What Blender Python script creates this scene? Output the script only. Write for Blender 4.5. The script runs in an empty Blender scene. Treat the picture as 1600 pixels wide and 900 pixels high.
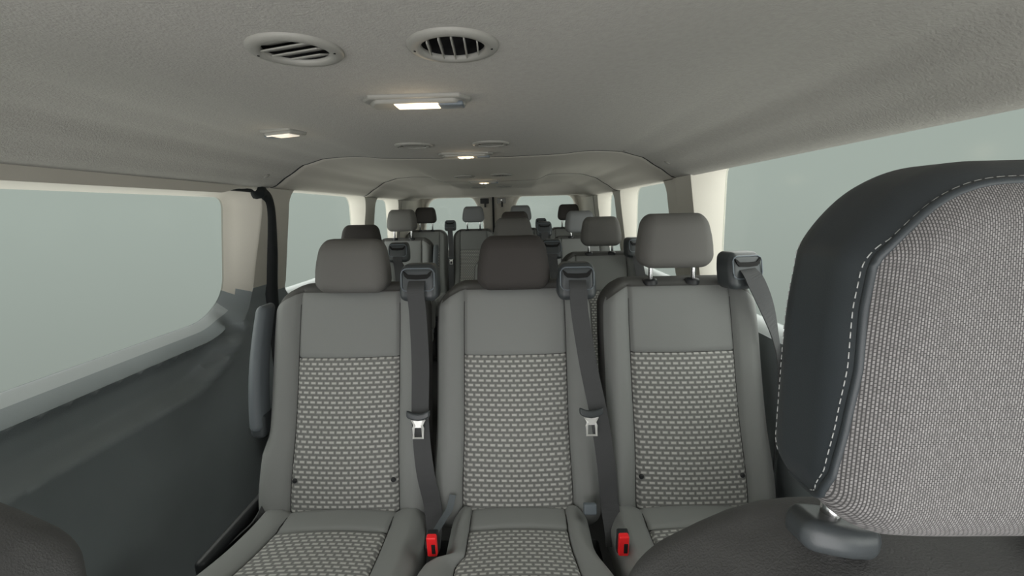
import bpy, bmesh, math, random
from mathutils import Vector, Matrix
from mathutils.geometry import delaunay_2d_cdt
random.seed(4)
SC = bpy.context.scene
COL = SC.collection

# ------------------------------------------------------------------ camera
CX, F, YAW, PIT, ROL, CZ = .1876, 720.7, -.0179, .1652, .0228, 1.25
def ray(px, py):
    A = px-800; B = py-450; c, s = math.cos(ROL), math.sin(ROL)
    u = (A*c-B*s)/F; v = (A*s+B*c)/F
    y = math.cos(PIT)-v*math.sin(PIT); z = -math.sin(PIT)-v*math.cos(PIT)
    return Vector((u*math.cos(YAW)+y*math.sin(YAW), -u*math.sin(YAW)+y*math.cos(YAW), z))
fw = ray(800, 450); rt = (ray(801, 450)-fw).normalized(); up = (fw-ray(800, 451)).normalized()
cd = bpy.data.cameras.new('camera'); cam = bpy.data.objects.new('camera', cd); COL.objects.link(cam)
cd.sensor_width = 36; cd.lens = 36*F/1600; cd.clip_start = .02; cd.clip_end = 200
M = Matrix((rt, up, -fw)).transposed().to_4x4(); M.translation = (CX, 0, CZ); cam.matrix_world = M
SC.camera = cam

# ------------------------------------------------------------------ world: overcast sky, brighter overhead and ahead of the van, with added fill from below
W = bpy.data.worlds.new('overcast_sky'); SC.world = W; W.use_nodes = True
nt = W.node_tree; nt.nodes.clear()
def wn(t, **k):
    n = nt.nodes.new(t)
    for a, b in k.items(): setattr(n, a, b)
    return n
tc = wn('ShaderNodeTexCoord'); sp = wn('ShaderNodeSeparateXYZ'); nt.links.new(tc.outputs['Generated'], sp.inputs[0])
def ramp(sock, a, b):
    m = wn('ShaderNodeMapRange', interpolation_type='SMOOTHSTEP')
    nt.links.new(sock, m.inputs['Value']); m.inputs['From Min'].default_value = a; m.inputs['From Max'].default_value = b
    return m.outputs['Result']
def mixc(f, a, b):
    m = wn('ShaderNodeMix', data_type='RGBA'); nt.links.new(f, m.inputs[0])
    for s, i in ((a, 6), (b, 7)):
        if isinstance(s, tuple): m.inputs[i].default_value = s+(1,)
        else: nt.links.new(s, m.inputs[i])
    return m.outputs[2]
HORIZON_LOW, HORIZON, SKY_TOP, SKY_FRONT, GROUND_FILL = (.36, .385, .365), (.51, .565, .53), (4.6, 4.55, 4.45), (4.2, 4.15, 4.1), (2.4, 2.35, 2.25)
c = mixc(ramp(sp.outputs['Z'], -.45, .12), HORIZON_LOW, HORIZON)
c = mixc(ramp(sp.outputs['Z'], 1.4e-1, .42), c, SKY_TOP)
c = mixc(ramp(sp.outputs['Z'], -.38, -.60), c, GROUND_FILL)  # bright ground below the view, added to light the headliner
neg = wn('ShaderNodeMath', operation='MULTIPLY'); nt.links.new(sp.outputs['Y'], neg.inputs[0]); neg.inputs[1].default_value = -1
c = mixc(ramp(neg.outputs[0], -.1, .7), c, SKY_FRONT)
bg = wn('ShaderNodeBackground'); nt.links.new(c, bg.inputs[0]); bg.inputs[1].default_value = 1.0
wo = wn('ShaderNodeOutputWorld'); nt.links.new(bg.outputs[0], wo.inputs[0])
SC.view_settings.view_transform = 'Standard'; SC.view_settings.look = 'None'
SC.view_settings.exposure = 0.0; SC.view_settings.gamma = 1; SC.view_settings.use_curve_mapping = False

# ------------------------------------------------------------------ materials
def lin(h): return tuple(((v/255)/12.92 if v/255 <= .04045 else ((v/255+.055)/1.055)**2.4) for v in h)
def mat(name, rgb, rough=.8, bump=0, scale=300, metal=0, spec=.4, var=0, vscale=8, sheen=0, coat=0):
    m = bpy.data.materials.new(name); m.use_nodes = True; t = m.node_tree; b = t.nodes['Principled BSDF']
    col = lin(rgb)+(1,)
    b.inputs['Base Color'].default_value = col; b.inputs['Roughness'].default_value = rough
    b.inputs['Metallic'].default_value = metal; b.inputs['Specular IOR Level'].default_value = spec
    b.inputs['Sheen Weight'].default_value = sheen; b.inputs['Coat Weight'].default_value = coat
    tcn = t.nodes.new('ShaderNodeTexCoord')
    if bump:
        n = t.nodes.new('ShaderNodeTexNoise'); n.inputs['Scale'].default_value = scale; n.inputs['Detail'].default_value = 2
        t.links.new(tcn.outputs['Object'], n.inputs['Vector'])
        bp = t.nodes.new('ShaderNodeBump'); bp.inputs['Strength'].default_value = bump; bp.inputs['Distance'].default_value = .002
        t.links.new(n.outputs['Fac'], bp.inputs['Height']); t.links.new(bp.outputs[0], b.inputs['Normal'])
    if var:
        n = t.nodes.new('ShaderNodeTexNoise'); n.inputs['Scale'].default_value = vscale; n.inputs['Detail'].default_value = 4
        t.links.new(tcn.outputs['Object'], n.inputs['Vector'])
        r = t.nodes.new('ShaderNodeMapRange'); r.inputs['From Min'].default_value = .3; r.inputs['From Max'].default_value = .7
        r.inputs['To Min'].default_value = 1-var; r.inputs['To Max'].default_value = 1+var
        t.links.new(n.outputs['Fac'], r.inputs['Value'])
        mx = t.nodes.new('ShaderNodeVectorMath'); mx.operation = 'SCALE'; mx.inputs[0].default_value = col[:3]
        t.links.new(r.outputs[0], mx.inputs['Scale']); t.links.new(mx.outputs[0], b.inputs['Base Color'])
    return m
MT = {
 'ceil': mat('headliner_fleece', (162, 160, 154), .95, .55, 260, var=.05, vscale=110),  # front copy of the headliner, colour lowered to offset the brighter light there
 'ceil_lit': mat('headliner_fleece_lit', (182, 178, 169), .95, .2, 260),  # same headliner, paler: brightness of the rear part put into its colour
 'beige': mat('beige_pillar_plastic', (198, 194, 184), .55, .15, 500),
 'dark_panel': mat('slate_panel_plastic', (132, 139, 141), .5, .25, 600, var=.05, vscale=5),
 'door_grey': mat('door_frame_grey', (165, 164, 158), .55, .1, 500),
 'rubber': mat('black_rubber', (24, 28, 30), .6),
 'black': mat('black_plastic', (34, 36, 38), .45, .1, 700),
 'satin': mat('charcoal_satin_plastic', (62, 66, 68), .35, .05, 700),
 'satin_grey': mat('slate_satin_plastic', (98, 106, 112), .35, .05, 700),
 'floor': mat('dark_floor_vinyl', (50, 50, 50), .8, .4, 200),
 'vinyl': mat('seat_grey_fabric', (122, 124, 122), .75, .25, 900, sheen=.1),
 'vinyl_b': mat('seat_bolster_fabric', (122, 124, 122), .75, .25, 900, sheen=.1),
 'band': mat('seat_dark_shell_fabric', (84, 84, 82), .8, .3, 700),
 'head': mat('headrest_fabric', (98, 97, 94), .8, .3, 900),
 'head_dark': mat('headrest_dark', (56, 53, 51), .8, .3, 900),  # darker than the common headrest colour
 'head_light': mat('headrest_grey_fabric', (118, 120, 121), .8, .3, 900),
 'chrome': mat('chrome', (225, 225, 225), .18, metal=1),
 'web': mat('belt_webbing', (66, 67, 68), .7, .5, 1200),
 'red': mat('red_release_plastic', (235, 38, 42), .35),
 'drv_vinyl': mat('slate_vinyl', (50, 55, 58), .42, .12, 1500),
 'drv_suede': mat('dark_brushed_fabric', (90, 90, 90), .85, .4, 500, var=.13, vscale=22),
 'thread': mat('pale_thread', (176, 178, 176), .7),
 'vent': mat('vent_plastic', (140, 139, 133), .5, .1, 700),
 'lens': mat('clear_lens', (225, 222, 215), .15),
 'pit': mat('recess_shade_black', (9, 9, 9), .8),  # near-black paints the shade inside openings; screw heads use it too
 'seam': mat('seam_thread_dark', (46, 46, 45), .9),
 'arm_grey': mat('armrest_vinyl', (92, 98, 102), .5, .1, 700),
 'plate': mat('bright_steel', (215, 215, 212), .35, metal=.5),
 'metal_light': mat('painted_metal', (150, 150, 148), .5),
}
def glass():
    m = bpy.data.materials.new('tinted_window_glass'); m.use_nodes = True; t = m.node_tree; t.nodes.clear()
    o = t.nodes.new('ShaderNodeOutputMaterial'); tr = t.nodes.new('ShaderNodeBsdfTransparent'); tr.inputs[0].default_value = (.84, .86, .84, 1)
    g = t.nodes.new('ShaderNodeBsdfGlossy'); g.inputs['Roughness'].default_value = .12; g.inputs[0].default_value = (1, 1, 1, 1)
    mx = t.nodes.new('ShaderNodeMixShader'); mx.inputs[0].default_value = .012
    t.links.new(tr.outputs[0], mx.inputs[1]); t.links.new(g.outputs[0], mx.inputs[2]); t.links.new(mx.outputs[0], o.inputs[0]); return m
MT['glass'] = glass()
def emis(name, rgb, s):
    m = bpy.data.materials.new(name); m.use_nodes = True; b = m.node_tree.nodes['Principled BSDF']
    b.inputs['Base Color'].default_value = (.8, .8, .75, 1); b.inputs['Emission Color'].default_value = rgb+(1,); b.inputs['Emission Strength'].default_value = s
    return m
MT['bulb'] = emis('lit_bulb', (1, .80, .52), 9)
MT['lens_lit'] = emis('lit_lens', (1, .80, .55), 1.3)
MT['lens_dim'] = emis('dim_lens', (1, .86, .72), .45)
def dashes(name, c_gap, c_base, c_dash, w=.0198, h=.0124):
    """jacquard: staggered pale dashes woven over a mid grey ground"""
    m = bpy.data.materials.new(name); m.use_nodes = True; t = m.node_tree; b = t.nodes['Principled BSDF']
    b.inputs['Roughness'].default_value = .85; b.inputs['Sheen Weight'].default_value = .1
    uv = t.nodes.new('ShaderNodeUVMap')
    def brick(bw, rh, mort, off, smooth=.25):
        k = t.nodes.new('ShaderNodeTexBrick'); t.links.new(uv.outputs[0], k.inputs['Vector'])
        k.offset = off; k.inputs['Scale'].default_value = 1; k.inputs['Brick Width'].default_value = bw; k.inputs['Row Height'].default_value = rh
        k.inputs['Mortar Size'].default_value = mort; k.inputs['Mortar Smooth'].default_value = smooth
        k.inputs['Color1'].default_value = k.inputs['Color2'].default_value = (1, 1, 1, 1); k.inputs['Mortar'].default_value = (0, 0, 0, 1)
        return k
    k1 = brick(w, h, .0044, .5, .4)      # dash
    k2 = brick(w, h, .0016, .5)      # cell outline
    def mx(f, a, bb):
        n = t.nodes.new('ShaderNodeMix'); n.data_type = 'RGBA'; t.links.new(f, n.inputs[0])
        if isinstance(a, tuple): n.inputs[6].default_value = a+(1,)
        else: t.links.new(a, n.inputs[6])
        n.inputs[7].default_value = bb+(1,); return n.outputs[2]
    c0 = mx(k2.outputs['Color'], lin(c_gap), lin(c_base)); c1 = mx(k1.outputs['Color'], c0, lin(c_dash))
    t.links.new(c1, b.inputs['Base Color'])
    ad = t.nodes.new('ShaderNodeMath'); ad.operation = 'ADD'; t.links.new(k1.outputs['Color'], ad.inputs[0]); t.links.new(k2.outputs['Color'], ad.inputs[1])
    nz = t.nodes.new('ShaderNodeTexNoise'); nz.inputs['Scale'].default_value = 900; t.links.new(uv.outputs[0], nz.inputs['Vector'])
    a2 = t.nodes.new('ShaderNodeMath'); a2.operation = 'MULTIPLY_ADD'; t.links.new(nz.outputs[0], a2.inputs[0]); a2.inputs[1].default_value = .4; t.links.new(ad.outputs[0], a2.inputs[2])
    bp = t.nodes.new('ShaderNodeBump'); bp.inputs['Strength'].default_value = .7; bp.inputs['Distance'].default_value = .0016
    t.links.new(a2.outputs[0], bp.inputs['Height']); t.links.new(bp.outputs[0], b.inputs['Normal'])
    return m
MT['dash'] = dashes('dashed_jacquard', (108, 109, 106), (122, 123, 120), (178, 178, 173))
def rib():
    """fine ribbed weave of the front headrest"""
    m = bpy.data.materials.new('ribbed_weave'); m.use_nodes = True; t = m.node_tree; b = t.nodes['Principled BSDF']
    b.inputs['Roughness'].default_value = .8; uv = t.nodes.new('ShaderNodeUVMap')
    k = t.nodes.new('ShaderNodeTexBrick'); t.links.new(uv.outputs[0], k.inputs['Vector']); k.offset = .5
    for n, v in (('Scale', 1), ('Brick Width', .0024), ('Row Height', .00125), ('Mortar Size', .00036), ('Mortar Smooth', .6)): k.inputs[n].default_value = v
    k.inputs['Color1'].default_value = lin((140, 138, 137))+(1,); k.inputs['Color2'].default_value = lin((118, 116, 115))+(1,); k.inputs['Mortar'].default_value = lin((66, 65, 65))+(1,)
    t.links.new(k.outputs['Color'], b.inputs['Base Color'])
    bp = t.nodes.new('ShaderNodeBump'); bp.inputs['Strength'].default_value = .5; bp.inputs['Distance'].default_value = .0006; bp.invert = True
    t.links.new(k.outputs['Fac'], bp.inputs['Height']); t.links.new(bp.outputs[0], b.inputs['Normal']); return m
MT['rib'] = rib()

# ------------------------------------------------------------------ mesh helpers
def link(name, me, parent=None, loc=(0, 0, 0), rot=(0, 0, 0)):
    o = bpy.data.objects.new(name, me); COL.objects.link(o); o.location = loc; o.rotation_euler = rot
    if parent: o.parent = parent
    return o
def mesh(name, V, Fc, mats, mi=None, uvs=None, smooth=True):
    me = bpy.data.meshes.new(name); me.from_pydata([tuple(v) for v in V], [], Fc)
    for m in mats: me.materials.append(MT[m] if isinstance(m, str) else m)
    if mi: me.polygons.foreach_set('material_index', mi)
    if uvs:
        l = me.uv_layers.new(name='UVMap')
        for p in me.polygons:
            for li, vi in zip(p.loop_indices, p.vertices): l.data[li].uv = uvs[vi]
    if smooth: me.polygons.foreach_set('use_smooth', [True]*len(me.polygons))
    me.update(); return me
def axis(D, r, n=4, step=.03, extra=()):
    """samples of one axis of a rounded box of half size D and edge radius r"""
    out = []
    for i in range(n+1):
        t = r*math.tan(math.pi/4*(1-i/n)); out.append(-(D-r)-t)
    lo, hi = -(D-r), D-r; k = max(1, int((hi-lo)/step))
    out += [lo+(hi-lo)*i/k for i in range(1, k)]
    out += [-v for v in out[:n+1]][::-1]
    for e in extra: out.append(e)
    out = sorted(out); res = [out[0]]
    for v in out[1:]:
        if v-res[-1] > 5e-4: res.append(v)
        elif v in extra: res[-1] = v
    return res
def rbox(dims, r, step=.03, n=4, ex=((), (), ()), deform=None, groups=None, uvf=None, center=(0, 0, 0)):
    """rounded box; groups(c, nrm)->key splits faces in several meshes (c = undeformed face centre, relative).
    returns {key: (V, F, UV)}"""
    ax = [axis(dims[i], r, n, step, ex[i]) for i in range(3)]
    vid = {}; V = []; U = []; FC = {}
    def vert(p):
        k = tuple(round(v, 6) for v in p)
        if k in vid: return vid[k]
        inner = [max(-(dims[i]-r), min(dims[i]-r, p[i])) for i in range(3)]
        d = [p[i]-inner[i] for i in range(3)]; L = math.sqrt(sum(v*v for v in d)) or 1
        q = [inner[i]+r*d[i]/L for i in range(3)]
        U.append(uvf(q) if uvf else (q[0], q[2]))
        if deform: q = deform(list(q))
        V.append([q[i]+center[i] for i in range(3)]); vid[k] = len(V)-1; return vid[k]
    for a in range(3):
        b, c = (a+1) % 3, (a+2) % 3
        for s in (-1, 1):
            for i in range(len(ax[b])-1):
                for j in range(len(ax[c])-1):
                    q = []
                    for (u, w) in ((i, j), (i+1, j), (i+1, j+1), (i, j+1)):
                        p = [0, 0, 0]; p[a] = s*dims[a]; p[b] = ax[b][u]; p[c] = ax[c][w]; q.append(p)
                    if s < 0: q = q[::-1]
                    cen = [sum(p[k] for p in q)/4 for k in range(3)]; nr = [0, 0, 0]; nr[a] = s
                    key = groups(cen, nr) if groups else 0
                    FC.setdefault(key, []).append([vert(p) for p in q])
    out = {}
    for key, fs in FC.items():
        used = {}; VV = []; UU = []; FF = []
        for f in fs:
            g = []
            for v in f:
                if v not in used: used[v] = len(VV); VV.append(V[v]); UU.append(U[v])
                g.append(used[v])
            FF.append(g)
        out[key] = (VV, FF, UU)
    return out
def rb(name, dims, r, m, center=(0, 0, 0), **k):
    V, Fc, U = rbox(dims, r, center=center, **k)[0]
    return mesh(name, V, Fc, [m], uvs=U)
def tube(path, r, seg=8, closed=False, cap=True):
    """round tube along a list of points -> V, F"""
    P = [Vector(p) for p in path]; n = len(P); V = []; Fc = []
    ref = Vector((0, 0, 1))
    for i in range(n):
        a = P[(i-1) % n] if closed or i > 0 else P[i]; b = P[(i+1) % n] if closed or i < n-1 else P[i]
        t = (b-a).normalized(); rf = ref if abs(t.dot(ref)) < .95 else Vector((0, 1, 0))
        x = t.cross(rf).normalized(); y = t.cross(x).normalized()
        for k in range(seg):
            an = 2*math.pi*k/seg; rr = r[i] if isinstance(r, (list, tuple)) else r
            V.append(P[i]+x*rr*math.cos(an)+y*rr*math.sin(an))
    for i in range(n if closed else n-1):
        for k in range(seg):
            j = (i+1) % n; Fc.append([i*seg+k, i*seg+(k+1) % seg, j*seg+(k+1) % seg, j*seg+k])
    if cap and not closed:
        Fc.append(list(range(seg))[::-1]); Fc.append([(n-1)*seg+k for k in range(seg)])
    return V, Fc
def tubem(name, path, r, m, **k):
    V, Fc = tube(path, r, **k); me = mesh(name, V, Fc, [m]); return me
def lathe(prof, seg=28, center=(0, 0, 0)):
    """revolve (radius, z) profile about z"""
    V = []; Fc = []
    for (r, z) in prof:
        for k in range(seg):
            a = 2*math.pi*k/seg; V.append((center[0]+r*math.cos(a), center[1]+r*math.sin(a), center[2]+z))
    for i in range(len(prof)-1):
        for k in range(seg): Fc.append([i*seg+k, i*seg+(k+1) % seg, (i+1)*seg+(k+1) % seg, (i+1)*seg+k])
    return V, Fc
def join(*parts):
    V = []; Fc = []
    for v, f in parts:
        o = len(V); V += [tuple(x) for x in v]; Fc += [[i+o for i in g] for g in f]
    return V, Fc
def boxvf(x0, x1, y0, y1, z0, z1):
    V = [(x, y, z) for x in (x0, x1) for y in (y0, y1) for z in (z0, z1)]
    return V, [[0, 1, 3, 2], [4, 6, 7, 5], [0, 4, 5, 1], [2, 3, 7, 6], [0, 2, 6, 4], [1, 5, 7, 3]]
def smooth_path(P, n=8):
    P = [Vector(p) for p in P]; out = []
    for i in range(len(P)-1):
        p0 = P[max(0, i-1)]; p1 = P[i]; p2 = P[i+1]; p3 = P[min(len(P)-1, i+2)]
        for k in range(n):
            t = k/n; out.append(.5*((2*p1)+(p2-p0)*t+(2*p0-5*p1+4*p2-p3)*t*t+(-p0+3*p1-3*p2+p3)*t**3))
    return out+[P[-1]]
def ribbon(path, width, th=.0014, wdir=(1, 0, 0), n=8):
    """flat webbing along path; width vectors may be given per point"""
    P = smooth_path(path, n); m = len(P); V = []; Fc = []
    ws = wdir if isinstance(wdir, list) else [wdir]*len(path); Wd = smooth_path(ws, n)
    wl = width if isinstance(width, list) else [width]*len(path); wl2 = [v.x for v in smooth_path([(w, 0, 0) for w in wl], n)]
    for i in range(m):
        t = (P[min(i+1, m-1)]-P[max(i-1, 0)]).normalized(); w = Wd[i]-t*Wd[i].dot(t); w.normalize(); nn = t.cross(w).normalized()
        h = wl2[i]/2
        for a, b in ((-1, -1), (1, -1), (1, 1), (-1, 1)): V.append(P[i]+w*h*a+nn*th*b)
    for i in range(m-1):
        for k in range(4): Fc.append([i*4+k, i*4+(k+1) % 4, i*4+4+(k+1) % 4, i*4+4+k])
    Fc += [[3, 2, 1, 0], [m*4-4, m*4-3, m*4-2, m*4-1]]
    return V, Fc
def fixn(me):
    bm = bmesh.new(); bm.from_mesh(me); bmesh.ops.recalc_face_normals(bm, faces=bm.faces); bm.to_mesh(me); bm.free(); return me
def thing(name, label, cat, loc=(0, 0, 0), rotz=0, group=None):
    o = bpy.data.objects.new(name, None); COL.objects.link(o); o.location = loc; o.rotation_euler = (0, 0, rotz); o.empty_display_size = .05
    o['label'] = label; o['category'] = cat
    if group: o['group'] = group
    return o
def struct(name, me, label=None):
    o = link(name, me); o['kind'] = 'structure'
    if label: o['label'] = label
    return o
def sstep(a, b, x):
    t = max(0, min(1, (x-a)/(b-a))); return t*t*(3-2*t)
def interp(P, x):
    if x <= P[0][0]: return P[0][1]
    for (a, b), (c, d) in zip(P, P[1:]):
        if x <= c: t = (x-a)/(c-a); t = t*t*(3-2*t)*.35+t*.65; return b+(d-b)*t
    return P[-1][1]

# ------------------------------------------------------------------ van shell
Y0, Y1 = -.9, 4.72
def wall_x(y, z, side):
    """inner face distance from the centre line"""
    x = interp([(.0, .90), (.3, .905), (.93, .905), (.97, .895), (1.30, .852), (1.38, .84), (1.52, .84)], z)
    if side < 0 and y < 1.96:      # sliding door: belt moulding, recess, ridge
        lift = interp([(-1, 0), (1.45, 0), (1.62, .05), (1.74, .18), (1.80, .30)], y)
        m = sstep(.785+lift*.5, .81+lift*.5, z)*(1-sstep(.93, .97, z))
        rz = interp([(.3, .69), (1.45, .69), (1.62, .745), (1.74, .85), (1.80, .97)], y)
        rec = sstep(rz-.012, rz+.035, z)*(1-m)*(1-sstep(.93, .97, z))*(1-sstep(1.76, 1.84, y))
        x += .032*rec
        x -= .016*math.exp(-((z-rz+.02)/.025)**2)*(1-sstep(1.70, 1.8, y))
        x += .012*sstep(.35, .62, .69-z+.35)*0
    if side > 0 and z > .95: x -= .012*sstep(2.03, 1.97, y)*sstep(1.66, 1.70, y)
    return x
def round_poly(pts, rad, n=7):
    out = []; m = len(pts)
    for i, p in enumerate(pts):
        p = Vector(p); a = Vector(pts[i-1]); b = Vector(pts[(i+1) % m]); r = rad[i] if isinstance(rad, (list, tuple)) else rad
        da = (a-p); db = (b-p); r = min(r, da.length*.45, db.length*.45); A = p+da.normalized()*r; B = p+db.normalized()*r
        for k in range(n+1):
            t = k/n; out.append(tuple(A*(1-t)**2+p*2*t*(1-t)+B*t*t))
    return out
def inside(p, poly):
    r = False; j = len(poly)-1
    for i in range(len(poly)):
        a, b = poly[i], poly[j]
        if (a[1] > p[1]) != (b[1] > p[1]) and p[0] < (b[0]-a[0])*(p[1]-a[1])/(b[1]-a[1])+a[0]: r = not r
        j = i
    return r
def subdiv(poly, step=.05, closed=True):
    out = []; n = len(poly)
    for i in range(n if closed else n-1):
        a = Vector(poly[i]); b = Vector(poly[(i+1) % n]); k = max(1, int((b-a).length/step))
        out += [tuple(a.lerp(b, t/k)) for t in range(k)]
    if not closed: out.append(tuple(poly[-1]))
    return out
def sheet(outer, holes, lines, step, region=None, extra_rows=()):
    """triangulated 2-D sheet with holes; returns verts2d, {key: faces}"""
    vs = []; es = []
    def loop(P, closed=True):
        b = len(vs); vs.extend([Vector(p) for p in P]); n = len(P)
        es.extend([(b+i, b+(i+1) % n) for i in range(n if closed else n-1)])
    loop(subdiv(outer, step)); [loop(h) for h in holes]; [loop(subdiv(l, step, False), False) for l in lines]
    xs = [p[0] for p in outer]; ys = [p[1] for p in outer]
    x = min(xs)+step*.7
    while x < max(xs)-step*.3:
        y = min(ys)+step*.6
        while y < max(ys)-step*.3:
            if all(not inside((x, y), h) for h in holes): vs.append(Vector((x, y)))
            y += step
        x += step
    for (a, b, ylist) in extra_rows:
        for y in ylist:
            x = a
            while x < b:
                if all(not inside((x, y), h) for h in holes): vs.append(Vector((x, y)))
                x += step
    V, E_, Fc, *_ = delaunay_2d_cdt(vs, es, [], 0, 1e-5)
    out = {}
    for f in Fc:
        c = sum((V[i] for i in f), Vector((0, 0)))/len(f)
        a_, b_, c_ = (V[i] for i in f[:3])
        if abs((b_-a_).cross(c_-a_)) < 1e-6: continue
        if any(inside(c, h) for h in holes): continue
        k = region(c) if region else 0
        if k is None: continue
        out.setdefault(k, []).append(list(f))
    return V, out
def submesh(V, Fs):
    used = {}; VV = []; FF = []
    for f in Fs:
        g = []
        for v in f:
            if v not in used: used[v] = len(VV); VV.append(V[v])
            g.append(used[v])
        FF.append(g)
    return VV, FF
def offset_loop(P, d):
    n = len(P); out = []
    area = sum(P[i][0]*P[(i+1) % n][1]-P[(i+1) % n][0]*P[i][1] for i in range(n)); s = 1 if area > 0 else -1
    for i in range(n):
        a = Vector(P[i-1]); b = Vector(P[(i+1) % n]); t = b-a
        if t.length < 1e-6: t = Vector((1, 0))
        t.normalize(); nrm = Vector((t.y, -t.x))*s; out.append(tuple(Vector(P[i])+nrm*(d(P[i]) if callable(d) else d)))
    return out
GX = .955
glassL = {1: round_poly([(.42, .88), (1.60, .885), (1.735, .96), (1.80, 1.327), (.42, 1.322)], [.06, .10, .10, .05, .05]),
          2: round_poly([(2.12, .905), (3.16, .905), (3.16, 1.368), (2.12, 1.368)], [.05, .08, .09, .09]),
          3: round_poly([(3.39, .905), (4.03, .905), (4.03, 1.366), (3.39, 1.366)], [.08, .08, .09, .09]),
          4: round_poly([(-.75, .90), (.20, .90), (.20, 1.33), (-.35, 1.33)], .06)}
glassR = {1: round_poly([(.42, .90), (1.76, .90), (1.76, 1.40), (.42, 1.40)], [.06, .09, .05, .05]),
          2: round_poly([(2.12, .905), (3.05, .905), (3.05, 1.378), (2.12, 1.378)], [.05, .08, .09, .09]),
          3: round_poly([(3.26, .905), (3.92, .905), (3.92, 1.372), (3.26, 1.372)], [.08, .08, .09, .09]),
          4: round_poly([(-.75, .90), (.20, .90), (.20, 1.33), (-.35, 1.33)], .06)}
wn_ = [0]; tn = [0]
def tname(): tn[0] += 1; return 'trim_%d' % tn[0]
def side_wall(side, glasses):
    holes = []; inner = {}
    if side < 0: glasses[1] = subdiv(glasses[1], .012)
    for k, g in glasses.items():
        if side < 0 and k == 1: inn = offset_loop(g, lambda p: .010+.052*(1-sstep(.90, 1.02, p[1]))+.085*sstep(1.62, 1.74, p[0])*sstep(1.34, 1.30, p[1])); inn = [(min(y, 1.895), z) for y, z in inn]
        else: inn = offset_loop(g, lambda p: .012+.016*(1-sstep(.90, 1.0, p[1])))
        inner[k] = inn; holes.append(inn)
    zs = .925 if side > 0 else .925
    def belt(y): return .965 if (side < 0 and 1.6 < y < 1.96) else .925
    line = [(Y0, .925), (1.70, .925), (1.70, .965), (1.96, .965), (1.96, .925), (Y1, .925)] if side < 0 else [(Y0, .925), (Y1, .925)]
    V2, R = sheet([(Y0, 0), (Y1, 0), (Y1, 1.52), (Y0, 1.52)], holes, [line], .07,
                  region=lambda c: 'u' if c.y*1 > (.965 if (side < 0 and 1.70 < c.x < 1.96) else .925) else 'l',
                  extra_rows=[(Y0+.05, 1.95, [.66+.013*i for i in range(24)])] if side < 0 else [])
    V = [(side*wall_x(v.x, v.y, side), v.x, v.y) for v in V2]
    nm = 'wall_left' if side < 0 else 'wall_right'
    a, b = submesh(V, R['l']); struct(nm, fixn(mesh(nm, a, b, ['dark_panel'])), 'slate grey plastic lower side panel with ' + ('the sliding door ridge' if side < 0 else 'a plain face'))
    for i, (y0, y1, m, lab) in enumerate(((Y0, 1.955, 'door_grey' if side < 0 else 'beige', 'upper frame around the nearest side window'), (1.955, 3.28 if side < 0 else 3.16, 'beige', 'beige pillar trim around the second side window'), (3.28 if side < 0 else 3.16, Y1, 'beige', 'beige pillar trim around the rearmost side window'))):
        fs = [f for f in R['u'] if y0 <= sum(V[j][1] for j in f)/3 < y1]
        a, b = submesh(V, fs)
        n = tname(); struct(n, fixn(mesh(n, a, b, [m if i else ('beige')])), lab+(' on the left' if side < 0 else ' on the right'))
    for k, g in glasses.items():
        inn = inner[k]; n = len(g); wn_[0] += 1; name = 'window_%d' % wn_[0]
        root = None
        # pane with a little thickness
        Vg = [(side*GX, p[0], p[1]) for p in g]+[(side*(GX+.004), p[0], p[1]) for p in g]
        Fg = [list(range(n)), list(range(n, 2*n))[::-1]]+[[i, (i+1) % n, n+(i+1) % n, n+i] for i in range(n)]
        o = struct(name, fixn(mesh(name, Vg, Fg, ['glass'], smooth=False)), ['', 'largest', 'second', 'rearmost', 'front door'][k]+' side window on the '+('left' if side < 0 else 'right'))
        # reveal
        wide = side < 0 and k == 1; f_ = .45 if wide else .25
        mid = [((a[0]*(1-f_)+b[0]*f_), (a[1]*(1-f_)+b[1]*f_)) for a, b in zip(g, inn)]
        Vr = [(side*(GX+.006), p[0], p[1]) for p in g]+[(side*(GX-(.020 if wide else .03)), p[0], p[1]) for p in mid]+[(side*(wall_x(p[0], p[1], side)+.004), (p[0]*.9+q[0]*.1), (p[1]*.9+q[1]*.1)) for p, q in zip(inn, g)]+[(side*wall_x(p[0], p[1], side), p[0], p[1]) for p in inn]
        Fr = []
        for l in range(3): Fr += [[l*n+i, l*n+(i+1) % n, (l+1)*n+(i+1) % n, (l+1)*n+i] for i in range(n)]
        mi = [((2 if wide and (q_ >= n or sum(Vr[j][1] for j in f)/4 > 1.70) else 1) if sum(Vr[j][2] for j in f)/4 < (.968 if wide else .93) else 0) for q_, f in enumerate(Fr)]
        fr = link('window_frame', fixn(mesh('window_frame', Vr, Fr, ['beige', 'satin_light', 'dark_panel'], mi=mi)), o)
        fr['kind'] = 'structure'
MT['satin_light'] = mat('grey_sill_plastic', (168, 174, 175), .38, .1, 500)
side_wall(-1, glassL); side_wall(1, glassR)

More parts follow.
